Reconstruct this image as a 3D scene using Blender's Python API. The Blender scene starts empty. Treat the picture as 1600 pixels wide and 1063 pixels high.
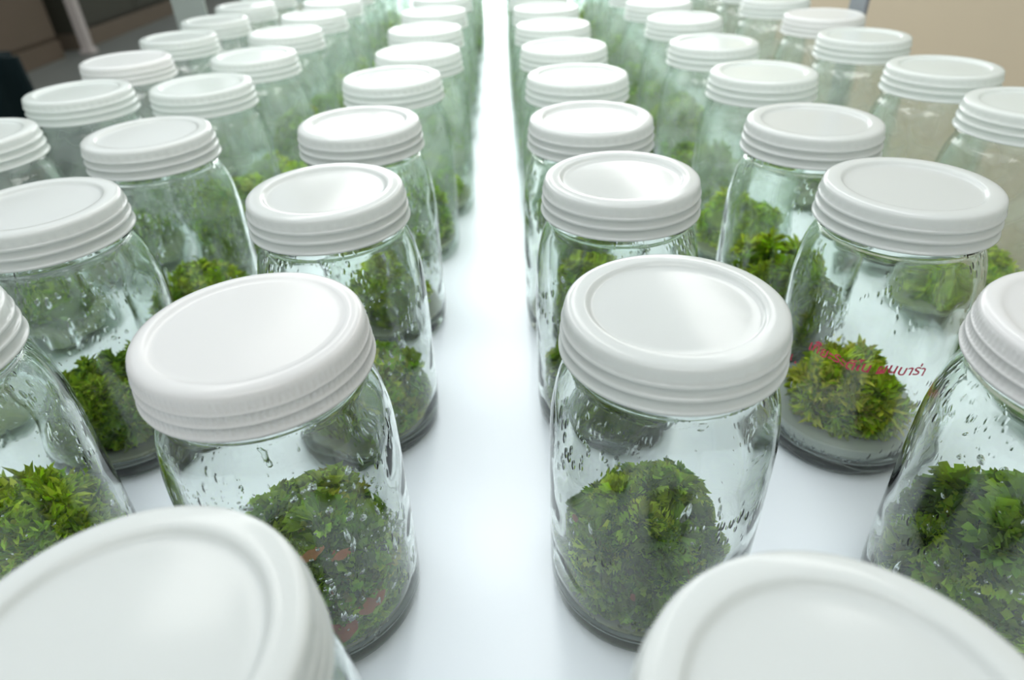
import bpy, math, random
import numpy as np
from mathutils import Matrix, Vector

sc = bpy.context.scene
col = sc.collection
PI = math.pi
R = 0.043              # radius of a jar lid in metres; jar shapes below are in units of R
H = 3.78               # full jar height in R
Y_END = 2.45           # far end of the bench

# ------------------------------------------------------------------ camera
rt = Vector((0.99922163, -0.01905435, -0.0345409))
up = Vector((0.03926209, 0.56527661, 0.82396653))
fw = Vector((-0.00382502, 0.82468133, -0.56558472))
cam_d = bpy.data.cameras.new('camera')
cam_d.sensor_width = 36.0
cam_d.sensor_fit = 'HORIZONTAL'
cam_d.lens = 36.0 * 1039.0 / 1600.0
cam_d.clip_start = 0.01
cam_d.dof.use_dof = True
cam_d.dof.focus_distance = 0.285
cam_d.dof.aperture_fstop = 23.4 / 3.0
cam = bpy.data.objects.new('camera', cam_d)
col.objects.link(cam)
M = Matrix((rt, up, -fw)).transposed().to_4x4()
M.translation = Vector((0, 0, (3.018184 + H) * R))
cam.matrix_world = M
sc.camera = cam

# ------------------------------------------------------------------ light
w = bpy.data.worlds.new('room_light')
sc.world = w
w.use_nodes = True
bg = w.node_tree.nodes['Background']
bg.inputs[0].default_value = (0.90, 0.96, 1.0, 1)
bg.inputs[1].default_value = 1.05

def area_lamp(name, loc, sx, sy, power, color, rot=(0, 0, 0)):
    l = bpy.data.lights.new(name, 'AREA')
    l.shape = 'RECTANGLE'; l.size = sx; l.size_y = sy
    l.energy = power; l.color = color
    o = bpy.data.objects.new(name, l)
    col.objects.link(o)
    o.location = loc; o.rotation_euler = rot
    return o
# the three tube fittings that run along the bench above the jars
for lx, lp in ((-0.28, 3.0), (-0.01, 2.3), (0.28, 3.0)):
    area_lamp('tube_lamp', (lx, 1.62, H * R + 0.36), 0.08, 2.6, lp, (1.0, 0.99, 0.96))
# added fill light beyond the bench end, whitens the far jars and lids
area_lamp('far_fill_light', (-0.07, 4.12, 0.75), 2.6, 1.3, 40.0, (0.95, 0.98, 1.0), (-PI / 2, 0, 0))

# added fill light above and behind the viewer, brightens lid sides and moss
area_lamp('front_fill_light', (-0.1, -0.75, 1.45), 1.6, 0.5, 9.5, (1.0, 0.98, 0.95), (math.radians(38), 0, 0))

vs = sc.view_settings
vs.view_transform = 'Standard'
vs.look = 'None'
vs.exposure = 0.47
vs.gamma = 1.0
vs.use_curve_mapping = False
cy = sc.cycles
cy.max_bounces = 14
cy.transmission_bounces = 18
cy.glossy_bounces = 4
cy.diffuse_bounces = 3
cy.transparent_max_bounces = 24
cy.blur_glossy = 1.0
cy.sample_clamp_indirect = 25.0
cy.use_adaptive_sampling = True
cy.adaptive_threshold = 0.08
cy.caustics_refractive = True
cy.caustics_reflective = True

# ------------------------------------------------------------------ materials
def new_mat(name):
    m = bpy.data.materials.new(name)
    m.use_nodes = True
    nt = m.node_tree
    nt.nodes.clear()
    out = nt.nodes.new('ShaderNodeOutputMaterial')
    return m, nt, out
def N(nt, kind, **kw):
    n = nt.nodes.new('ShaderNode' + kind)
    for k, v in kw.items():
        if hasattr(n, k) and not k.startswith('in_'):
            setattr(n, k, v)
    return n
def setin(n, **kw):
    for k, v in kw.items():
        n.inputs[k.replace('_', ' ')].default_value = v
    return n
def principled(name, color, rough=0.5, noise=None, bump=0.0, scale=20.0, metallic=0.0, spec=0.5):
    m, nt, out = new_mat(name)
    b = N(nt, 'BsdfPrincipled')
    b.inputs['Roughness'].default_value = rough
    b.inputs['Metallic'].default_value = metallic
    b.inputs['Specular IOR Level'].default_value = spec
    tc = N(nt, 'TexCoord')
    nz = N(nt, 'TexNoise')
    nz.inputs['Scale'].default_value = scale
    nz.inputs['Detail'].default_value = 4
    nt.links.new(tc.outputs['Object'], nz.inputs['Vector'])
    mix = N(nt, 'Mix', data_type='RGBA')
    mix.inputs[6].default_value = (*color, 1)
    c2 = noise if noise else tuple(c * 0.94 for c in color)
    mix.inputs[7].default_value = (*c2, 1)
    nt.links.new(nz.outputs['Fac'], mix.inputs[0])
    nt.links.new(mix.outputs[2], b.inputs['Base Color'])
    if bump:
        bp = N(nt, 'Bump')
        bp.inputs['Strength'].default_value = bump
        bp.inputs['Distance'].default_value = 0.001
        nt.links.new(nz.outputs['Fac'], bp.inputs['Height'])
        nt.links.new(bp.outputs[0], b.inputs['Normal'])
    nt.links.new(b.outputs[0], out.inputs[0])
    return m

def glass_mat(name, wet):
    m, nt, out = new_mat(name)
    g = N(nt, 'BsdfGlass')
    g.inputs['Color'].default_value = (0.975, 0.993, 0.984, 1)
    g.inputs['Roughness'].default_value = 0.0
    g.inputs['IOR'].default_value = 1.48
    tc = N(nt, 'TexCoord')
    oi = N(nt, 'ObjectInfo')
    add = N(nt, 'VectorMath', operation='MULTIPLY_ADD')
    add.inputs[1].default_value = (1, 1, 1)
    cmb = N(nt, 'CombineXYZ')
    mul = N(nt, 'Math', operation='MULTIPLY'); mul.inputs[1].default_value = 3.0
    nt.links.new(oi.outputs['Random'], mul.inputs[0])
    for i in range(3):
        nt.links.new(mul.outputs[0], cmb.inputs[i])
    nt.links.new(tc.outputs['Object'], add.inputs[0])
    nt.links.new(cmb.outputs[0], add.inputs[2])
    # slow waviness of moulded glass
    nz = N(nt, 'TexNoise'); nz.inputs['Scale'].default_value = 55 if wet else 38
    nz.inputs['Detail'].default_value = 0
    nt.links.new(add.outputs[0], nz.inputs['Vector'])
    bp = N(nt, 'Bump')
    bp.inputs['Strength'].default_value = 0.5 if wet else 0.28
    bp.inputs['Distance'].default_value = 0.0016
    nt.links.new(nz.outputs['Fac'], bp.inputs['Height'])
    last = bp
    if wet:
        # condensation: beads and runs of water on the inner wall, in patches
        mp = N(nt, 'Mapping'); mp.inputs['Scale'].default_value = (1, 1, 0.4)
        nt.links.new(add.outputs[0], mp.inputs[0])
        vo = N(nt, 'TexVoronoi', feature='F1'); vo.inputs['Scale'].default_value = 330
        nt.links.new(mp.outputs[0], vo.inputs['Vector'])
        mr = N(nt, 'MapRange', interpolation_type='SMOOTHSTEP')
        mr.inputs['From Min'].default_value = 0.42; mr.inputs['From Max'].default_value = 0.1
        nt.links.new(vo.outputs['Distance'], mr.inputs['Value'])
        pn = N(nt, 'TexNoise'); pn.inputs['Scale'].default_value = 34; pn.inputs['Detail'].default_value = 0
        nt.links.new(add.outputs[0], pn.inputs['Vector'])
        pm = N(nt, 'MapRange', interpolation_type='SMOOTHSTEP')
        pm.inputs['From Min'].default_value = 0.48; pm.inputs['From Max'].default_value = 0.8
        nt.links.new(pn.outputs['Fac'], pm.inputs['Value'])
        mu = N(nt, 'Math', operation='MULTIPLY')
        nt.links.new(mr.outputs[0], mu.inputs[0]); nt.links.new(pm.outputs[0], mu.inputs[1])
        b2 = N(nt, 'Bump'); b2.inputs['Strength'].default_value = 0.55
        b2.inputs['Distance'].default_value = 0.0007
        nt.links.new(mu.outputs[0], b2.inputs['Height'])
        nt.links.new(bp.outputs[0], b2.inputs['Normal'])
        last = b2
    nt.links.new(last.outputs[0], g.inputs['Normal'])
    if wet:
        # fine mist between the beads
        fn = N(nt, 'TexNoise'); fn.inputs['Scale'].default_value = 22; fn.inputs['Detail'].default_value = 1
        nt.links.new(add.outputs[0], fn.inputs['Vector'])
        fm = N(nt, 'MapRange', interpolation_type='SMOOTHSTEP')
        fm.inputs['From Min'].default_value = 0.35; fm.inputs['From Max'].default_value = 0.75
        fm.inputs['To Min'].default_value = 0.0; fm.inputs['To Max'].default_value = 0.05
        nt.links.new(fn.outputs['Fac'], fm.inputs['Value'])
        tr = N(nt, 'BsdfTranslucent'); tr.inputs['Color'].default_value = (0.93, 0.96, 0.95, 1)
        mx = N(nt, 'MixShader')
        nt.links.new(fm.outputs[0], mx.inputs[0])
        nt.links.new(g.outputs[0], mx.inputs[1]); nt.links.new(tr.outputs[0], mx.inputs[2])
        nt.links.new(mx.outputs[0], out.inputs[0])
    else:
        nt.links.new(g.outputs[0], out.inputs[0])
    return m

def thin_glass_mat(name, mist_bloom):
    """Glass wall without bending: clear straight through, greener and more mirror-like where it is seen edge on."""
    m, nt, out = new_mat(name)
    lw = N(nt, 'LayerWeight'); lw.inputs['Blend'].default_value = 0.35
    cr = N(nt, 'Mix', data_type='RGBA')
    cr.inputs[6].default_value = (0.972, 0.988, 0.980, 1); cr.inputs[7].default_value = (0.84, 0.91, 0.875, 1)
    nt.links.new(lw.outputs['Facing'], cr.inputs[0])
    tr = N(nt, 'BsdfTransparent'); nt.links.new(cr.outputs[2], tr.inputs['Color'])
    tc = N(nt, 'TexCoord'); nz = N(nt, 'TexNoise'); nz.inputs['Scale'].default_value = 60; nz.inputs['Detail'].default_value = 0
    nt.links.new(tc.outputs['Object'], nz.inputs['Vector'])
    bp = N(nt, 'Bump'); bp.inputs['Strength'].default_value = 0.5; bp.inputs['Distance'].default_value = 0.0015
    nt.links.new(nz.outputs['Fac'], bp.inputs['Height'])
    gl = N(nt, 'BsdfGlossy'); gl.inputs['Roughness'].default_value = 0.05
    nt.links.new(bp.outputs[0], gl.inputs['Normal'])
    l2 = N(nt, 'LayerWeight'); l2.inputs['Blend'].default_value = 0.5
    pw = N(nt, 'Math', operation='POWER'); pw.inputs[1].default_value = 4.5
    nt.links.new(l2.outputs['Facing'], pw.inputs[0])
    fr = N(nt, 'Math', operation='MULTIPLY_ADD'); fr.inputs[1].default_value = 0.85; fr.inputs[2].default_value = 0.035
    nt.links.new(pw.outputs[0], fr.inputs[0])
    mx = N(nt, 'MixShader')
    nt.links.new(fr.outputs[0], mx.inputs[0]); nt.links.new(tr.outputs[0], mx.inputs[1]); nt.links.new(gl.outputs[0], mx.inputs[2])
    last = mx
    if mist_bloom:  # condensation, thickened to paint the pale bloom over the far jars
        tl = N(nt, 'BsdfTranslucent'); tl.inputs['Color'].default_value = (0.90, 0.95, 0.92, 1)
        fm = N(nt, 'MapRange'); fm.inputs['From Min'].default_value = 0.35; fm.inputs['From Max'].default_value = 0.75
        fm.inputs['To Min'].default_value = 0.12; fm.inputs['To Max'].default_value = 0.35
        nt.links.new(nz.outputs['Fac'], fm.inputs['Value'])
        m2 = N(nt, 'MixShader')
        nt.links.new(fm.outputs[0], m2.inputs[0]); nt.links.new(mx.outputs[0], m2.inputs[1]); nt.links.new(tl.outputs[0], m2.inputs[2])
        last = m2
    nt.links.new(last.outputs[0], out.inputs[0])
    return m

def plastic_mat(name, tint, rough, trans):
    m, nt, out = new_mat(name)
    b = N(nt, 'BsdfPrincipled')
    b.inputs['Base Color'].default_value = (*tint, 1)
    b.inputs['Roughness'].default_value = rough
    b.inputs['Specular IOR Level'].default_value = 0.5
    t = N(nt, 'BsdfTranslucent'); t.inputs['Color'].default_value = (*[c * 1.0 for c in tint], 1)
    mx = N(nt, 'MixShader'); mx.inputs[0].default_value = trans
    tc = N(nt, 'TexCoord'); nz = N(nt, 'TexNoise')
    nz.inputs['Scale'].default_value = 90; nz.inputs['Detail'].default_value = 0
    nt.links.new(tc.outputs['Object'], nz.inputs['Vector'])
    bp = N(nt, 'Bump'); bp.inputs['Strength'].default_value = 0.06; bp.inputs['Distance'].default_value = 0.0006
    nt.links.new(nz.outputs['Fac'], bp.inputs['Height'])
    nt.links.new(bp.outputs[0], b.inputs['Normal'])
    nt.links.new(b.outputs[0], mx.inputs[1]); nt.links.new(t.outputs[0], mx.inputs[2])
    nt.links.new(mx.outputs[0], out.inputs[0])
    return m

def leaf_mat(name):
    m, nt, out = new_mat(name)
    at = N(nt, 'Attribute'); at.attribute_name = 'tint'
    b = N(nt, 'BsdfPrincipled')
    b.inputs['Roughness'].default_value = 0.6
    b.inputs['Specular IOR Level'].default_value = 0.12
    tc = N(nt, 'TexCoord'); nz = N(nt, 'TexNoise')
    nz.inputs['Scale'].default_value = 160
    nt.links.new(tc.outputs['Object'], nz.inputs['Vector'])
    hs = N(nt, 'HueSaturation')
    mr = N(nt, 'MapRange'); mr.inputs['To Min'].default_value = 0.75; mr.inputs['To Max'].default_value = 1.3
    nt.links.new(nz.outputs['Fac'], mr.inputs['Value'])
    nt.links.new(mr.outputs[0], hs.inputs['Value'])
    nt.links.new(at.outputs['Color'], hs.inputs['Color'])
    nt.links.new(hs.outputs[0], b.inputs['Base Color'])
    t = N(nt, 'BsdfTranslucent'); nt.links.new(hs.outputs[0], t.inputs['Color'])
    mx = N(nt, 'MixShader'); mx.inputs[0].default_value = 0.3
    nt.links.new(b.outputs[0], mx.inputs[1]); nt.links.new(t.outputs[0], mx.inputs[2])
    nt.links.new(mx.outputs[0], out.inputs[0])
    return m

def gel_mat(name, tint):
    m, nt, out = new_mat(name)
    g = N(nt, 'BsdfPrincipled')
    g.inputs['Base Color'].default_value = (*tint, 1)
    g.inputs['Roughness'].default_value = 0.22
    g.inputs['IOR'].default_value = 1.34
    g.inputs['Subsurface Weight'].default_value = 0.0
    tc = N(nt, 'TexCoord'); nz = N(nt, 'TexNoise'); nz.inputs['Scale'].default_value = 60
    nt.links.new(tc.outputs['Object'], nz.inputs['Vector'])
    bp = N(nt, 'Bump'); bp.inputs['Strength'].default_value = 0.2; bp.inputs['Distance'].default_value = 0.001
    nt.links.new(nz.outputs['Fac'], bp.inputs['Height'])
    nt.links.new(bp.outputs[0], g.inputs['Normal'])
    nt.links.new(g.outputs[0], out.inputs[0])
    return m

def water_mat(name):
    m, nt, out = new_mat(name)
    g = N(nt, 'BsdfGlass')
    g.inputs['IOR'].default_value = 1.33
    g.inputs['Color'].default_value = (0.98, 1, 0.99, 1)
    nt.links.new(g.outputs[0], out.inputs[0])
    return m

MAT = {
    'glass': glass_mat('jar_glass', False),
    'wet': glass_mat('jar_glass_condensation', True),
    'thin': thin_glass_mat('jar_glass_plain', False),
    'thin_mist_bloom': thin_glass_mat('jar_glass_mist_bloom', True),
    'lid': plastic_mat('polypropylene_lid', (0.765, 0.80, 0.785), 0.15, 0.50),
    'lid_warm': plastic_mat('polypropylene_lid_ribbed', (0.785, 0.795, 0.79), 0.22, 0.45),
    'leaf': leaf_mat('moss_leaf'),
    'gel': gel_mat('agar_gel', (0.62, 0.67, 0.62)), 'gel_murky': gel_mat('agar_gel_murky', (0.34, 0.37, 0.22)),
    'water': water_mat('water_drop'),
    'bench': principled('bench_laminate', (0.82, 0.895, 0.945), 0.30, (0.83, 0.90, 0.95), 0.02, 6),
    'steel': principled('grey_steel', (0.24, 0.26, 0.29), 0.4, None, 0, 30, 0.3),
    'pale_steel': principled('pale_grey_steel', (0.33, 0.38, 0.36), 0.45, None, 0, 30, 0.2),
    'beige': principled('beige_wall', (0.53, 0.45, 0.315), 0.8, (0.49, 0.42, 0.30), 0.2, 3),
    'floor': principled('grey_floor', (0.115, 0.125, 0.11), 0.5, (0.135, 0.14, 0.125), 0.05, 4),
    'brown': principled('brown_board', (0.115, 0.092, 0.062), 0.6, (0.14, 0.10, 0.07), 0.1, 2),
    'dark': principled('dark_olive_board', (0.05, 0.05, 0.034), 0.55, (0.06, 0.06, 0.045), 0.1, 2),
    'tan': principled('tan_wood', (0.17, 0.135, 0.095), 0.6, (0.14, 0.11, 0.08), 0.1, 3),
    'post': principled('white_paint', (0.55, 0.50, 0.47), 0.5, None, 0.05, 8),
    'black': principled('black_fabric', (0.004, 0.009, 0.010), 0.9, (0.006, 0.012, 0.013), 0.3, 40, 0.0, 0.05),
    'front': principled('dull_wall', (0.30, 0.29, 0.27), 0.8, None, 0.1, 2),
    'back': principled('pale_wall', (0.62, 0.63, 0.60), 0.8, None, 0.1, 2),
    'ink': principled('red_marker', (0.55, 0.05, 0.09), 0.5, (0.62, 0.07, 0.12), 0, 60),
}

# ------------------------------------------------------------------ mesh helpers
def mesh_np(name, verts, faces, mats, smooth=True, mat_idx=None):
    me = bpy.data.meshes.new(name)
    me.from_pydata([tuple(v) for v in verts], [], faces)
    for m in (mats if isinstance(mats, (list, tuple)) else [mats]):
        me.materials.append(m)
    if mat_idx is not None:
        me.polygons.foreach_set('material_index', np.array(mat_idx, dtype=np.int32))
    me.polygons.foreach_set('use_smooth', np.full(len(me.polygons), smooth))
    me.update()
    return me
def link(name, me, parent=None, loc=None):
    o = bpy.data.objects.new(name, me)
    col.objects.link(o)
    if parent: o.parent = parent
    if loc is not None: o.location = loc
    return o
def tag(o, label, cat, group=None, kind=None):
    o['label'] = label
    if cat: o['category'] = cat
    if group: o['group'] = group
    if kind: o['kind'] = kind
    return o
def empty(name, loc, rz=0.0):
    o = bpy.data.objects.new(name, None)
    o.empty_display_size = 0.02
    col.objects.link(o)
    o.location = loc
    o.rotation_euler = (0, 0, rz)
    return o
def box(name, lo, hi, mat, parent=None, bevel=0.0):
    import bmesh
    bm = bmesh.new()
    bmesh.ops.create_cube(bm, size=1.0)
    lo, hi = Vector(lo), Vector(hi)
    for v in bm.verts:
        v.co = Vector([(lo[i] + hi[i]) / 2 + v.co[i] * (hi[i] - lo[i]) for i in range(3)])
    if bevel:
        bmesh.ops.bevel(bm, geom=list(bm.edges), offset=bevel, segments=2, affect='EDGES', profile=0.7)
    me = bpy.data.meshes.new(name)
    bm.to_mesh(me); bm.free()
    me.materials.append(mat)
    return link(name, me, parent)

def lathe(name, prof, seg, mats, mat_of=None, radial=None, flip=False):
    """prof: list of (r, z) in R; points with r == 0 become a pole. radial(r, z, angle array) -> r array."""
    ang = np.arange(seg) * 2 * PI / seg
    verts, rings = [], []
    for (r, z) in prof:
        if r == 0:
            rings.append([len(verts)]); verts.append((0, 0, z * R))
        else:
            rr = radial(r, z, ang) if radial else np.full(seg, r)
            s = len(verts)
            verts += list(zip(rr * np.cos(ang) * R, rr * np.sin(ang) * R, np.full(seg, z * R)))
            rings.append(list(range(s, s + seg)))
    faces, mi = [], []
    for i in range(len(rings) - 1):
        a, b = rings[i], rings[i + 1]
        k = mat_of(i) if mat_of else 0
        for j in range(seg):
            j2 = (j + 1) % seg
            if len(a) == 1 and len(b) == 1: continue
            if len(a) == 1: faces.append((a[0], b[j2], b[j]))
            elif len(b) == 1: faces.append((a[j], a[j2], b[0]))
            else: faces.append((a[j], a[j2], b[j2], b[j]))
            mi.append(k)
    if flip: faces = [f[::-1] for f in faces]
    return mesh_np(name, verts, faces, mats, True, mi)

def spline(pts, n=3):
    """Catmull-Rom subdivide a profile; the end points stay."""
    out = []
    for i in range(len(pts) - 1):
        p0 = pts[max(i - 1, 0)]; p1 = pts[i]; p2 = pts[i + 1]; p3 = pts[min(i + 2, len(pts) - 1)]
        for k in range(n):
            t = k / n
            out.append(tuple(max(0.0, 0.5 * (2 * p1[a] + (p2[a] - p0[a]) * t + (2 * p0[a] - 5 * p1[a] + 4 * p2[a] - p3[a]) * t * t
                          + (3 * p1[a] - p0[a] - 3 * p2[a] + p3[a]) * t ** 3)) for a in range(2)))
    out.append(pts[-1])
    return out

# ------------------------------------------------------------------ jar meshes
DZ = H - 3.65
outer = [(0.55, 0.075), (0.78, 0.035), (0.88, 0.0), (0.97, 0.03), (1.035, 0.13), (1.06, 0.27), (1.072, 0.6), (1.08, 1.4), (1.08, 2.1),
         (1.07, 2.42), (1.045, 2.62), (1.005, 2.82), (0.955, 2.96), (0.912, 3.04), (0.895, 3.09)]
bead = [(0.925, 3.12), (0.925, 3.155), (0.895, 3.18), (0.885, 3.25), (0.885, 3.5), (0.87, 3.535)]
inner = [(0.83, 3.535), (0.815, 3.5), (0.815, 3.12), (0.835, 3.03), (0.885, 2.93), (0.935, 2.80), (0.98, 2.6), (1.005, 2.38), (1.012, 2.1),
         (1.012, 1.4), (1.004, 0.6), (0.985, 0.36), (0.93, 0.24), (0.8, 0.185), (0.55, 0.165)]
lift = lambda p: [(r, z + (DZ if z > 1.0 else 0)) for r, z in p]
outer, bead, inner = lift(outer), lift(bead), lift(inner)
po = [(0, 0.085)] + spline(outer, 2)[:-1] + [outer[-1]] + bead
pi_ = spline(inner, 2) + [(0, 0.16)]
prof = po + pi_
n_out = len(po)
glass_me = lathe('glass_body', prof, 72, [MAT['glass'], MAT['wet']], lambda i: 0 if i < n_out else 1)

thin_me = lathe('glass_body', prof, 56, [MAT['thin'], MAT['thin_mist_bloom']], lambda i: 0 if i < n_out else 1)

def lid_radial_smooth(r, z, a):
    if 0.9555 < r < 0.9585 and -0.15 < z < -0.08:      # faint grip nubs on the upper band
        return r + 0.009 * np.clip(np.cos(a * 44), 0, 1) ** 2
    return np.full_like(a, r)
lid_prof = [(0, -0.042), (0.35, -0.043), (0.62, -0.046), (0.705, -0.048), (0.728, -0.043), (0.742, -0.028), (0.756, -0.006), (0.775, 0.0),
            (0.83, 0.002), (0.885, -0.001), (0.925, -0.012), (0.948, -0.032), (0.954, -0.06), (0.956, -0.10), (0.958, -0.145),
            (0.972, -0.152), (0.980, -0.165), (0.980, -0.178), (0.972, -0.190), (0.960, -0.20), (0.963, -0.262),
            (0.980, -0.270), (0.990, -0.282), (0.990, -0.296), (0.982, -0.308), (0.970, -0.318), (0.975, -0.388),
            (0.992, -0.400), (1.0, -0.410), (1.0, -0.424), (0.990, -0.43), (0.935, -0.43), (0.927, -0.42), (0.922, -0.36)]
lid_prof_b = [(0, -0.022), (0.4, -0.022), (0.74, -0.024), (0.79, -0.022), (0.815, -0.012), (0.84, -0.001), (0.875, 0.0), (0.915, -0.008), (0.95, -0.025), (0.968, -0.05), (0.976, -0.08),
              (0.978, -0.10), (0.980, -0.17), (0.990, -0.176), (0.996, -0.188), (0.990, -0.20), (0.986, -0.205), (0.988, -0.275),
              (1.0, -0.282), (1.006, -0.294), (1.0, -0.306), (0.994, -0.31), (0.998, -0.385), (1.012, -0.395), (1.018, -0.41), (1.012, -0.428),
              (1.0, -0.43), (0.935, -0.43), (0.927, -0.42), (0.922, -0.36)]
def lid_radial_rib(r, z, a):
    for (z0, z1) in ((-0.171, -0.099), (-0.276, -0.204), (-0.386, -0.309)):
        if z0 <= z <= z1 and r > 0.95:
            return r + 0.006 * np.cos(a * 110)
    return np.full_like(a, r)
smooth_lid_me = lathe('lid', lid_prof, 176, [MAT['lid']], None, lid_radial_smooth, True)
ribbed_lid_me = lathe('lid_ribbed', lid_prof_b, 440, [MAT['lid_warm']], None, lid_radial_rib, True)

def gel_mesh(h, mat='gel'):
    p = [(0, 0.172), (0.55, 0.177), (0.79, 0.197), (0.915, 0.252), (0.972, 0.37), (0.985, h - 0.02), (0.978, h), (0.94, h - 0.02), (0.5, h - 0.025), (0, h - 0.02)]
    return lathe('growth_medium', p, 48, [MAT[mat]])
gel_me = gel_mesh(0.40, 'gel_murky')
gel_pale_me = gel_mesh(0.50)

def drops_mesh(seed, n, a0=-2.9, a1=0.2):
    rng = np.random.RandomState(seed)
    verts, faces = [], []
    S, K = 8, 3
    for _ in range(n):
        a = rng.uniform(0, 2 * PI) if rng.rand() < 0.4 else rng.uniform(a0, a1)
        z = rng.uniform(1.2, 2.75) if rng.rand() < 0.85 else rng.uniform(0.7, 1.2)
        s = 0.008 + 0.034 * rng.rand() ** 4
        stretch = rng.uniform(1.0, 1.5) if rng.rand() < 0.75 else rng.uniform(2.0, 4.5)
        rad = np.interp(z, [0.6, 1.5, 2.2, 2.51, 2.73, 2.93], [1.004, 1.012, 1.012, 1.005, 0.98, 0.935]) - 0.004
        if z > 2.5: stretch = min(stretch, 1.5)
        base = len(verts)
        lean = rng.uniform(-0.25, 0.25)
        for k in range(K):
            t = k / K * PI / 2
            for j in range(S):
                b = j * 2 * PI / S
                u = math.cos(t) * math.cos(b) * s * (1 + 0.25 * math.sin(b)) ; v = math.cos(t) * math.sin(b) * s * stretch
                u += lean * v
                d = math.sin(t) * s * 0.34
                q = rad - d - 0.0008 * (v / 0.03) ** 2 * 0
                verts.append((q * math.cos(a + u) * R, q * math.sin(a + u) * R, (z - v) * R))
        q = rad - s * 0.34
        verts.append((q * math.cos(a) * R, q * math.sin(a) * R, z * R))
        for k in range(K - 1):
            for j in range(S):
                j2 = (j + 1) % S
                faces.append((base + k * S + j, base + (k + 1) * S + j, base + (k + 1) * S + j2, base + k * S + j2))
        for j in range(S):
            faces.append((base + (K - 1) * S + j, base + K * S, base + (K - 1) * S + (j + 1) % S))
        faces.append(tuple(base + j for j in range(S)))
    return mesh_np('condensation', verts, faces, MAT['water'])

# ------------------------------------------------------------------ moss
T_LEAF = (np.array([(0, -.12, 0), (0, .12, 0), (.45, -.5, .10), (.45, 0, -.06), (.45, .5, .10), (.82, -.34, .0), (.82, 0, -.12), (.82, .34, .0), (1.0, 0, -.16)]),
          [(0, 1, 3), (0, 3, 2), (1, 4, 3), (2, 3, 6), (2, 6, 5), (3, 4, 7), (3, 7, 6), (5, 6, 8), (6, 7, 8)])
T_FAN = (np.array([(0, 0, 0), (.5, -.42, .12), (.5, 0, -.08), (.5, .42, .12), (.78, -.72, .16), (.92, -.42, -.02), (.82, -.2, .08), (1.0, 0, -.1), (.82, .2, .08), (.92, .42, -.02), (.78, .72, .16)]),
         [(0, 2, 1), (0, 3, 2), (1, 5, 4), (1, 2, 5), (2, 6, 5), (2, 7, 6), (2, 8, 7), (2, 9, 8), (2, 3, 9), (3, 10, 9)])
T_NEEDLE = (np.array([(0, -.22, 0), (0, .22, 0), (.55, -.3, .05), (.55, .3, .05), (1, 0, -.08), (.5, 0, .25)]),
            [(0, 1, 5), (0, 5, 2), (1, 3, 5), (2, 5, 4), (5, 3, 4)])

def nrm(v): return v / np.maximum(np.linalg.norm(v, axis=-1, keepdims=True), 1e-9)

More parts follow.
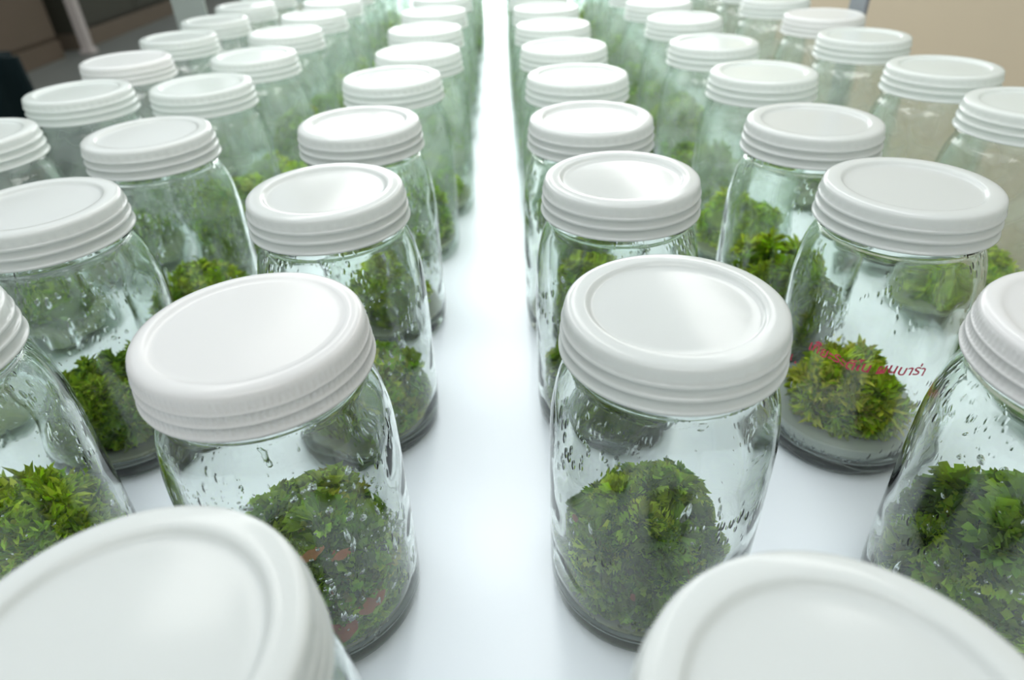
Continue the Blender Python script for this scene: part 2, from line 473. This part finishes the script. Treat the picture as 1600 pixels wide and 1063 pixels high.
def moss_mesh(name, seed, rad, hgt, nros, nleaf, length, width, template, pal, spread=0.9, lump=0.10, off=(0, 0), limit=0.97, base=0.405, flat=2.4):
    """A mound of leafy rosettes on a dome. rad, hgt in R; pal = list of linear colours."""
    rng = np.random.RandomState(seed)
    i = np.arange(nros) + 0.5
    ph = i * PI * (3 - 5 ** .5) + rng.uniform(-.25, .25, nros)
    ct = 1 - i / nros * 1.05
    ct = np.clip(ct + rng.uniform(-.03, .03, nros), -0.06, 1)
    st = np.sqrt(np.maximum(0, 1 - ct ** 2))
    sx = np.sign(np.cos(ph)); s = st ** (2 / flat * 1.1)
    noise = 1 + lump * (np.sin(ph * 2 + seed) * .5 + np.sin(ph * 3 + 5 * ct + seed * 2) * .5) + rng.uniform(-lump, lump, nros) * .6
    bd = nrm(rng.normal(0, 1, (16, 3)) + np.array([0, 0, .5])); bd[:, 2] = np.abs(bd[:, 2])
    un = nrm(np.stack([st * np.cos(ph), st * np.sin(ph), ct], 1))
    near_b = np.exp(-((1 - un @ bd.T) / .09)).max(1)
    noise = noise * (1 - lump * 1.3 + lump * 2.2 * near_b)
    c = np.stack([s * np.cos(ph) * rad, s * np.sin(ph) * rad, np.maximum(0, ct) ** .8 * hgt], 1) * noise[:, None]
    n = nrm(np.stack([st * np.cos(ph), st * np.sin(ph), ct + .18], 1))
    c = c - n * length * 0.55
    # each rosette keeps one hue, each leaf strays a little
    pal = np.array(pal)
    wts = rng.rand(nros)
    pc = pal[(wts * len(pal)).astype(int)]
    rs = np.repeat(np.arange(nros), nleaf)
    m = len(rs)
    t1 = nrm(np.cross(n, np.array([0.13, 0.31, 0.94]) + 1e-6)); t2 = np.cross(n, t1)
    a = rng.uniform(0, 2 * PI, m); k = spread * np.sqrt(rng.uniform(0.0, 1, m))
    tang = t1[rs] * np.cos(a)[:, None] + t2[rs] * np.sin(a)[:, None]
    d = nrm(n[rs] * (1 - .55 * k)[:, None] + tang * k[:, None] * 1.15 + rng.normal(0, .12, (m, 3)))
    mm = nrm(n[rs] - d * np.sum(n[rs] * d, 1, keepdims=True) + rng.normal(0, .25, (m, 3)))
    sd = nrm(np.cross(d, mm)); mm = np.cross(sd, d)
    L = length * rng.uniform(.6, 1.2, m); W = width * rng.uniform(.7, 1.25, m)
    tv, tf = template
    start = c[rs] + tang * (k * length * .25)[:, None]
    V = start[:, None, :] + tv[None, :, 0:1] * (L[:, None, None] * d[:, None, :]) + tv[None, :, 1:2] * (W[:, None, None] * sd[:, None, :]) \
        + tv[None, :, 2:3] * (L[:, None, None] * mm[:, None, :])
    V = V.reshape(-1, 3)
    nv = len(tv)
    F = (np.arange(m) * nv)[:, None, None] + np.array(tf)[None]
    F = F.reshape(-1, 3)
    colr = np.repeat(pc[rs] * rng.uniform(.40, 1.35, (m, 1)) * rng.uniform(.92, 1.08, (m, 3)), nv, axis=0)
    # opaque inner core, in a darker mean of the leaf colours
    import bmesh
    bm = bmesh.new()
    bmesh.ops.create_icosphere(bm, subdivisions=3, radius=1)
    bm.verts.ensure_lookup_table()
    cv = np.array([v.co[:] for v in bm.verts]); cf = np.array([[v.index for v in f.verts] for f in bm.faces])
    bm.free()
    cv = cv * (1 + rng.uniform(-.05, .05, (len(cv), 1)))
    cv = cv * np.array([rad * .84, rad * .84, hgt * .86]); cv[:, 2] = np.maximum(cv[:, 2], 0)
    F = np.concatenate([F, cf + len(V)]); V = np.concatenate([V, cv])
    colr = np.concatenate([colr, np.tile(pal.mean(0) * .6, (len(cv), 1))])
    V[:, 0] += off[0]; V[:, 1] += off[1]
    V[:, 2] = np.maximum(V[:, 2] + base, base + 0.004)
    rr = np.hypot(V[:, 0], V[:, 1])
    lim = np.interp(V[:, 2], [0, 2.3, 2.7], [limit, limit, limit - .1])
    f = np.minimum(1, (lim - .02 * rng.rand(len(V))) / np.maximum(rr, 1e-6))
    V[:, 0] *= f; V[:, 1] *= f
    V *= R
    me = bpy.data.meshes.new(name)
    me.vertices.add(len(V)); me.vertices.foreach_set('co', V.astype(np.float32).ravel())
    me.loops.add(len(F) * 3); me.loops.foreach_set('vertex_index', F.astype(np.int32).ravel())
    me.polygons.add(len(F)); me.polygons.foreach_set('loop_start', np.arange(0, len(F) * 3, 3, dtype=np.int32))
    me.update(calc_edges=True)
    at = me.color_attributes.new('tint', 'FLOAT_COLOR', 'POINT')
    at.data.foreach_set('color', np.concatenate([np.clip(colr, 0, 1), np.ones((len(colr), 1))], 1).astype(np.float32).ravel())
    me.polygons.foreach_set('use_smooth', np.ones(len(F), dtype=bool))
    me.materials.append(MAT['leaf'])
    me.validate()
    return me

def dead_leaf_mesh(seed, L, W, colour):
    rng = np.random.RandomState(seed)
    nu, nv_ = 7, 5
    V, F = [], []
    for i in range(nu):
        u = i / (nu - 1)
        hw = W * (math.sin(PI * min(1, u * .92 + .06)) ** .7) * (1 + .25 * rng.uniform(-1, 1))
        for j in range(nv_):
            v = j / (nv_ - 1) * 2 - 1
            V.append(((u - .5) * L, v * hw, (-.10 * v * v * W + .05 * L * math.sin(u * 2.6) + rng.uniform(-.02, .02) * L)))
    for i in range(nu - 1):
        for j in range(nv_ - 1):
            a = i * nv_ + j
            F.append((a, a + nv_, a + nv_ + 1, a + 1))
    me = mesh_np('withered_leaf', np.array(V) * R, F, MAT['leaf'])
    at = me.color_attributes.new('tint', 'FLOAT_COLOR', 'POINT')
    at.data.foreach_set('color', np.tile(np.array([*colour, 1.0], dtype=np.float32), len(V)))
    return me

G_MOSS = [(.33, .56, .03), (.46, .68, .04), (.22, .40, .04), (.58, .76, .07), (.38, .58, .05)]
G_DEEP = [(.22, .42, .04), (.32, .54, .04), (.41, .62, .05), (.15, .30, .04), (.48, .66, .06)]
G_LEAF = [(.37, .64, .05), (.49, .73, .07), (.26, .48, .05), (.57, .77, .10), (.42, .62, .05), (.63, .73, .08)]
G_BRIGHT = [(.46, .72, .02), (.60, .82, .05), (.33, .57, .02), (.67, .84, .07)]
G_YELLOW = [(.66, .88, .04), (.78, .90, .06), (.52, .78, .03), (.84, .90, .12), (.60, .84, .04)]

# ------------------------------------------------------------------ setting
def structure(o, label):
    o['kind'] = 'structure'; o['label'] = label
    return o
FZ = -0.75
structure(box('floor', (-4.2, -2.0, FZ - .05), (1.3, 11.5, FZ), MAT['floor']), 'dull grey green floor far below the bench')
structure(box('wall_right', (1.3, -2.0, FZ), (1.4, 11.5, 2.0), MAT['beige']), 'plain beige wall to the right of the jars')
structure(box('wall_front', (-4.2, -1.6, FZ), (1.3, -1.5, 2.0), MAT['front']), 'dull grey wall behind the viewer')
structure(box('wall_left', (-4.2, -2.0, FZ), (-4.1, 11.5, 2.0), MAT['brown']), 'brown wall behind the cabinets on the left')
structure(box('wall_back', (-1.45, 4.22, FZ), (1.3, 4.32, 2.0), MAT['beige']), 'beige wall beyond the far end of the bench')
structure(box('wall_far', (-4.2, 11.4, FZ), (1.3, 11.5, 2.0), MAT['back']), 'pale wall at the far end of the room')
added_win = empty('added_window', (-0.07, 4.2, 0.75)); structure(added_win, 'pale window frame added around the fill light beyond the bench')  # window made up to house the far fill light
box('added_window_pane', (-1.3, -.03, -.65), (1.3, -.025, .65), MAT['thin'], added_win)
for lo, hi in (((-1.36, -.06, .65), (1.36, .0, .71)), ((-1.36, -.06, -.71), (1.36, .0, -.65)), ((-1.36, -.06, -.65), (-1.3, .0, .65)), ((1.3, -.06, -.65), (1.36, .0, .65))):
    box('added_window_frame', lo, hi, MAT['post'], added_win)

# bench: rack with a white board; uprights in flat grey bar
bench = empty('rack_bench', (0, 0, 0))
tag(bench, 'long glossy white bench with grey uprights that carries all the jars', 'bench')
box('bench_board', (-0.425, -0.45, -0.025), (0.412, Y_END, 0.0), MAT['bench'], bench, 0.003)
box('side_rail', (-0.428, -0.45, -0.065), (-0.405, Y_END, -0.026), MAT['steel'], bench)
box('side_rail', (0.392, -0.45, -0.065), (0.415, Y_END, -0.026), MAT['steel'], bench)
for yy in (-0.40, 0.84, 2.38):
    yl = yy + .24 if yy == 0.84 else yy
    box('upright', (-0.478, yl, FZ), (-0.431, yl + .004, 1.1), MAT['pale_steel'], bench)
    box('upright', (0.418, yy, FZ), (0.422, yy + .04, 1.1), MAT['steel'], bench)

# ------------------------------------------------------------------ jars
ROWS = {
    'L1': [(-2.03, 1.85), (-2.26, 4.79), (-2.26, 7.86), (-2.33, 10.69), (-2.2, 13.68), (-1.92, 16.02), (-2.02, 18.87)],
    'L2': [(-5.6, 5.01), (-5.78, 7.73), (-5.63, 10.55), (-5.94, 13.69), (-5.72, 16.37)],
    'L3': [(-8.64, 8.0), (-8.64, 10.86), (-8.3, 13.56), (-8.72, 16.49), (-8.58, 19.21), (-8.56, 21.89)],
    'R1': [(1.41, 1.36), (1.39, 4.86), (1.40, 7.90), (1.32, 10.44), (1.39, 13.25), (1.36, 15.96), (1.31, 18.77)],
    'R2': [(4.79, 4.27), (4.66, 7.26), (4.55, 9.84), (4.81, 12.9), (4.65, 15.73), (4.76, 18.96)],
    'R3': [(8.1, 7.4), (8.1, 10.27), (8.07, 12.74), (7.99, 15.78), (8.27, 18.63)],
}
ROWX = {'L1': -2.05, 'L2': -5.72, 'L3': -8.56, 'R1': 1.36, 'R2': 4.7, 'R3': 8.12}
ROWNAME = {'L1': 'row just left of the aisle', 'L2': 'middle row on the left', 'L3': 'outermost left row at the bench edge',
           'R1': 'row just right of the aisle', 'R2': 'middle row on the right', 'R3': 'outermost right row at the bench edge'}
ORD = ['first', 'second', 'third', 'fourth', 'fifth', 'sixth', 'seventh', 'eighth', 'ninth', 'tenth', 'eleventh', 'twelfth', 'thirteenth', 'fourteenth', 'fifteenth', 'sixteenth']
rnd = random.Random(5)
for k, v in ROWS.items():
    while v[-1][1] < (44 if k in ('L1', 'R1') else 38):
        v.append((ROWX[k] + rnd.uniform(-.12, .12), v[-1][1] + 2.84 + rnd.uniform(-.12, .12)))

JAR_LABEL = {
    ('L1', 0): 'nearest jar left of the aisle, lid filling the bottom left corner',
    ('R1', 0): 'nearest jar right of the aisle, big lid at the bottom edge',
    ('L1', 1): 'beaded wet jar with ribbed flat lid, holding green fronds with brown leaves',
    ('R1', 1): 'jar with smooth stepped lid holding a dark green moss dome beside aisle',
    ('R2', 0): 'jar with ribbed lid cut by the right edge, holding dark ruffled moss',
    ('R2', 1): 'jar with red handwriting on the glass and a yellow green tuft inside',
    ('L2', 0): 'jar cut by the left edge, holding bright feathery green moss',
    ('L2', 1): 'misted jar on the left holding a round dark moss ball with yellowish base',
}
SMOOTH_PLASTIC, RIBBED = smooth_lid_me, ribbed_lid_me
ribbed = {('L1', 1), ('R2', 0), ('L3', 3), ('R3', 4)}
drop_variants = [drops_mesh(11, 620), drops_mesh(12, 300), drops_mesh(13, 150)]
drops_of = {('L1', 1): 0, ('L1', 2): 1, ('L2', 1): 1, ('L2', 0): 1, ('R1', 1): 2, ('R1', 2): 2, ('R2', 0): 2, ('L1', 3): 1, ('L2', 2): 1}

REFRACT = {(r_, i_) for r_, n_ in (('L1', 4), ('L2', 3), ('R1', 4), ('R2', 3)) for i_ in range(n_)}
def make_jar(row, i, x, y):
    key = (row, i)
    rz = random.Random(sum(map(ord, row)) * 31 + i).uniform(0, 2 * PI)
    root = empty('culture_jar', (x * R, y * R, 0.0004))
    lab = JAR_LABEL.get(key) or f'{ORD[i]} lidded glass jar from the front in the {ROWNAME[row]}'
    tag(root, lab, 'jar', 'glass culture jars in rows on the bench')
    g = link('glass_body', glass_me if key in REFRACT else thin_me, root); g.rotation_euler.z = rz
    rib = key in ribbed
    l = link('lid', RIBBED if rib else SMOOTH_PLASTIC, root, (0, 0, H * R)); l.rotation_euler.z = rz * 2
    l['label'] = 'milky white ribbed screw lid' if rib else 'milky white screw lid with stepped rings'
    pale = key == ('R2', 1)
    gm = link('growth_medium', gel_pale_me if pale else gel_me, root)
    gm['label'] = 'pale grey gel layer at the bottom of the jar' if pale else 'murky gel layer under the moss'
    if key in drops_of:
        d = link('condensation', drop_variants[drops_of[key]], root)
        d.rotation_euler.z = rz if drops_of[key] else 0.0
        d['kind'] = 'stuff'; d['label'] = 'water beads clinging to the inside of the glass'
    return root
jars = {}
for row, pts in ROWS.items():
    for i, (x, y) in enumerate(pts):
        jars[(row, i)] = make_jar(row, i, x, y)

# red marker writing on the glass of one jar, bent round its wall
def writing(root, body, size, a0, z0, rad=1.0845, span=None):
    cu = bpy.data.curves.new('handwriting', 'FONT')
    cu.body = body; cu.size = size; cu.resolution_u = 3; cu.offset = 0.003
    cu.shear = 0.15
    tmp = bpy.data.objects.new('handwriting_tmp', cu)
    col.objects.link(tmp)
    dg = bpy.context.evaluated_depsgraph_get()
    me = bpy.data.meshes.new_from_object(tmp.evaluated_get(dg))
    bpy.data.objects.remove(tmp)
    if not len(me.vertices): return
    n = len(me.vertices)
    co = np.empty(n * 3, np.float32); me.vertices.foreach_get('co', co); co = co.reshape(-1, 3)
    sx = 1.0
    if span: sx = span / max(1e-6, co[:, 0].max() - co[:, 0].min())
    a = a0 + (co[:, 0] - co[:, 0].min()) * sx / rad
    wob = 0.02 * np.sin(co[:, 0] * 7) + 0.012 * np.sin(co[:, 0] * 19)
    new = np.stack([rad * np.cos(a), rad * np.sin(a), z0 + co[:, 1] + wob], 1) * R
    me.vertices.foreach_set('co', new.astype(np.float32).ravel())
    me.materials.clear(); me.materials.append(MAT['ink'])
    me.update()
    o = link('handwriting', me, root)
    o['label'] = 'red marker handwriting on the glass'
writing(jars[('R2', 1)], 'เกี๊ยะระติไน ผนบาร่า', 0.20, math.radians(-153), 1.82, span=1.38)
writing(jars[('R2', 1)], 'เ ,', 0.17, math.radians(-166), 1.50)

# ------------------------------------------------------------------ moss in the jars
near = {
    ('R1', 1): ('dark_moss_mound', moss_mesh('foliage', 51, .84, 1.02, 190, 32, .22, .08, T_FAN, G_MOSS, .95, .085, (-.06, -.03)),
                'dark green moss dome in the second jar right of the aisle'),
    ('L1', 1): ('leafy_frond_clump', moss_mesh('foliage', 22, .87, 1.08, 150, 26, .29, .125, T_FAN, G_LEAF, .95, .09, (.03, -.03)),
                'green frond clump with brown withered leaves in the ribbed lidded jar'),
    ('R2', 1): ('yellow_green_tuft', moss_mesh('foliage', 23, .70, .70, 120, 30, .25, .065, T_LEAF, G_YELLOW, .7, .13, (0, 0), .97, .515),
                'spiky yellow green tuft in the jar with red handwriting'),
    ('R2', 0): ('ruffled_moss_mound', moss_mesh('foliage', 24, .90, 1.18, 120, 24, .29, .15, T_FAN, G_DEEP, .95, .11, (0, 0)),
                'dark ruffled moss mound in the jar cut by the right edge'),
    ('L2', 0): ('feathery_moss_clump', moss_mesh('foliage', 25, .88, 1.08, 200, 34, .27, .065, T_LEAF, G_BRIGHT, .9, .08, (0, 0)),
                'bright feathery moss in the jar cut by the left edge'),
    ('L2', 1): ('round_moss_ball', moss_mesh('foliage', 26, .83, .88, 200, 30, .19, .07, T_LEAF, G_MOSS, .9, .12, (-.05, 0)),
                'round dark green moss ball in the misted jar on the left'),
    ('L1', 2): ('curly_leaf_clump', moss_mesh('foliage', 27, .86, 1.0, 140, 26, .24, .12, T_LEAF, G_LEAF, 1.0, .10, (0, 0)),
                'curly green leaf clump in the third jar left of the aisle'),
    ('R1', 2): ('green_moss_mound', moss_mesh('foliage', 28, .86, 1.15, 170, 30, .24, .09, T_FAN, G_MOSS, .95, .08, (0, 0)),
                'green moss mound in the third jar right of the aisle'),
    ('R2', 2): ('lumpy_bright_moss', moss_mesh('foliage', 29, .86, 1.12, 70, 60, .26, .07, T_LEAF, G_BRIGHT, 1.0, .2, (0, 0)),
                'lumpy bright green moss in the third jar, middle row right'),
    ('L2', 2): ('bright_moss_cushion', moss_mesh('foliage', 30, .82, .95, 200, 30, .15, .05, T_LEAF, G_BRIGHT, .9, .08, (.05, 0)),
                'bright green moss cushion in the third jar, middle row left'),
}
far_me = [moss_mesh('foliage', 41, .84, 1.0, 110, 24, .22, .08, T_LEAF, G_MOSS),
          moss_mesh('foliage', 42, .74, .85, 110, 24, .22, .07, T_LEAF, G_BRIGHT, .9, .14),
          moss_mesh('foliage', 43, .86, 1.25, 120, 24, .24, .09, T_FAN, G_LEAF),
          moss_mesh('foliage', 44, .70, .70, 90, 24, .22, .08, T_LEAF, G_DEEP, .9, .14)]
PLANT_GROUP = 'moss plants growing inside the jars'
for key, jar in jars.items():
    row, i = key
    if i == 0 and row in ('L1', 'R1'): continue       # nothing of their contents shows
    rr = random.Random(i * 97 + sum(map(ord, row)))
    if key in near:
        nm, me, lab = near[key]
    else:
        v = 3 if row in ('L3', 'R3') and rr.random() < .6 else rr.randrange(3)
        me = far_me[v]; nm = 'moss_clump'
        lab = f'green moss in the {ORD[i]} jar from the front, {ROWNAME[row]}'
    root = empty(nm, (jar.location.x, jar.location.y, jar.location.z), 0 if key in near else rr.uniform(0, 6.28))
    tag(root, lab, 'moss', PLANT_GROUP)
    f = link('foliage', me, root)
    f['kind'] = 'stuff'
    if key == ('L1', 1):
        BROWN = [(.55, .17, .07), (.62, .23, .09), (.48, .14, .06), (.58, .27, .11)]
        spots = [(-66, .95, .62, .40, .12, 0), (-44, .955, .82, .32, .10, 1), (-74, .955, .74, .30, .09, 2), (-98, .90, 1.30, .36, .10, 3), (-92, .92, 1.12, .26, .11, 0),
                 (-110, .80, 1.50, .26, .06, 1), (-70, .72, 1.62, .28, .07, 3), (-50, .78, 1.50, .22, .05, 1), (-84, .955, .55, .2, .07, 1)]
        for q, (deg, r_, z_, L_, W_, ci) in enumerate(spots):
            o = link('withered_leaf', dead_leaf_mesh(60 + q, L_, W_, BROWN[ci]), root)
            a = math.radians(deg)
            o.location = (r_ * math.cos(a) * R, r_ * math.sin(a) * R, z_ * R)
            # leaf plane faces outward, its length runs along the wall
            xax = Vector((-math.sin(a), math.cos(a), rr.uniform(-.1, .8))).normalized()
            zax = Vector((math.cos(a), math.sin(a), .25)).normalized()
            yax = zax.cross(xax).normalized(); zax = xax.cross(yax)
            o.rotation_euler = Matrix((xax, yax, zax)).transposed().to_euler()
            o['label'] = 'reddish brown withered leaf'
    if key == ('R1', 1):
        for q, (deg, r_, z_, L_, W_) in enumerate([(-150, .86, .95, .12, .03), (-110, .86, .85, .10, .03), (-75, .80, 1.2, .09, .03), (-165, .84, 1.35, .1, .03)]):
            o = link('withered_leaf', dead_leaf_mesh(80 + q, L_, W_, (.42, .16, .07)), root)
            a = math.radians(deg)
            o.location = (r_ * math.cos(a) * R, r_ * math.sin(a) * R, z_ * R)
            o.rotation_euler = (rr.uniform(0, 1), 1.2, a + 1.5)
            o['label'] = 'small orange brown withered leaf'

# ------------------------------------------------------------------ things in the room behind
def cabinet(name, label, y0, y1, m, plinth_m, ndoor):
    t = empty(name, (-3.6, (y0 + y1) / 2, FZ))
    tag(t, label, 'cabinet')
    d = (y1 - y0) / 2
    box('body', (-.48, -d, .12), (0, d, 2.2), m, t, .004)
    box('plinth', (-.46, -d, 0), (.03, d, .13), plinth_m, t, .004)
    for k in range(ndoor):
        a = -d + k * 2 * d / ndoor + .01; b = -d + (k + 1) * 2 * d / ndoor - .01
        dr = box('door', (.002, a, .16), (.024, b, 2.15), m, t, .004)
        box('handle', (.026, b - .12, .92), (.05, b - .09, 1.12), MAT['post'], dr, .004)
    return t
cabinet('storage_cabinet', 'brown cabinet left of the white post at the far left', 2.9, 5.85, MAT['brown'], MAT['brown'], 3)
cabinet('storage_cabinet', 'dark olive cabinet on a tan plinth right of the white post', 6.15, 8.4, MAT['dark'], MAT['tan'], 2)
pst = empty('white_post', (-3.45, 6.0, FZ)); tag(pst, 'pale white vertical post between the two cabinets', 'post')
box('shaft', (-.035, -.035, .02), (.035, .035, 2.6), MAT['post'], pst, .006)
box('foot', (-.05, -.05, 0), (.05, .05, .03), MAT['post'], pst, .004)

# dark chair at the left edge
ch = empty('office_chair', (-1.37, 1.89, FZ), 0.0); tag(ch, 'black padded chair at the far left behind the jars', 'chair')
def pad(name, dims, loc, rx=0.0):
    import bmesh
    bm = bmesh.new(); bmesh.ops.create_cube(bm, size=1)
    for v in bm.verts: v.co = Vector((v.co.x * dims[0], v.co.y * dims[1], v.co.z * dims[2]))
    bmesh.ops.bevel(bm, geom=list(bm.edges), offset=min(dims) * .42, segments=5, affect='EDGES')
    me = bpy.data.meshes.new(name); bm.to_mesh(me); bm.free(); me.materials.append(MAT['black'])
    for p in me.polygons: p.use_smooth = True
    o = link(name, me, ch, loc); o.rotation_euler.x = rx
    return o
pad('backrest', (.50, .11, .54), (0, -.22, .53), .08)
pad('seat', (.52, .50, .10), (0, .03, .42))
pad('armrest', (.06, .30, .04), (.29, 0, .62)); pad('armrest', (.06, .30, .04), (-.29, 0, .62))
box('armrest_post', (.28, -.02, .42), (.30, .02, .61), MAT['black'], ch); box('armrest_post', (-.30, -.02, .42), (-.28, .02, .61), MAT['black'], ch)
box('column', (-.03, -.0, .06), (.03, .06, .38), MAT['steel'], ch, .008)
for q in range(5):
    a = q * 2 * PI / 5
    l = box('leg', (0, -.025, .05), (.28, .025, .085), MAT['black'], ch, .008)
    l.location = (0, .03, 0); l.rotation_euler.z = a
    cst = pad('caster', (.05, .03, .052), (0, 0, 0)); cst.parent = l; cst.location = (.26, 0, .028)
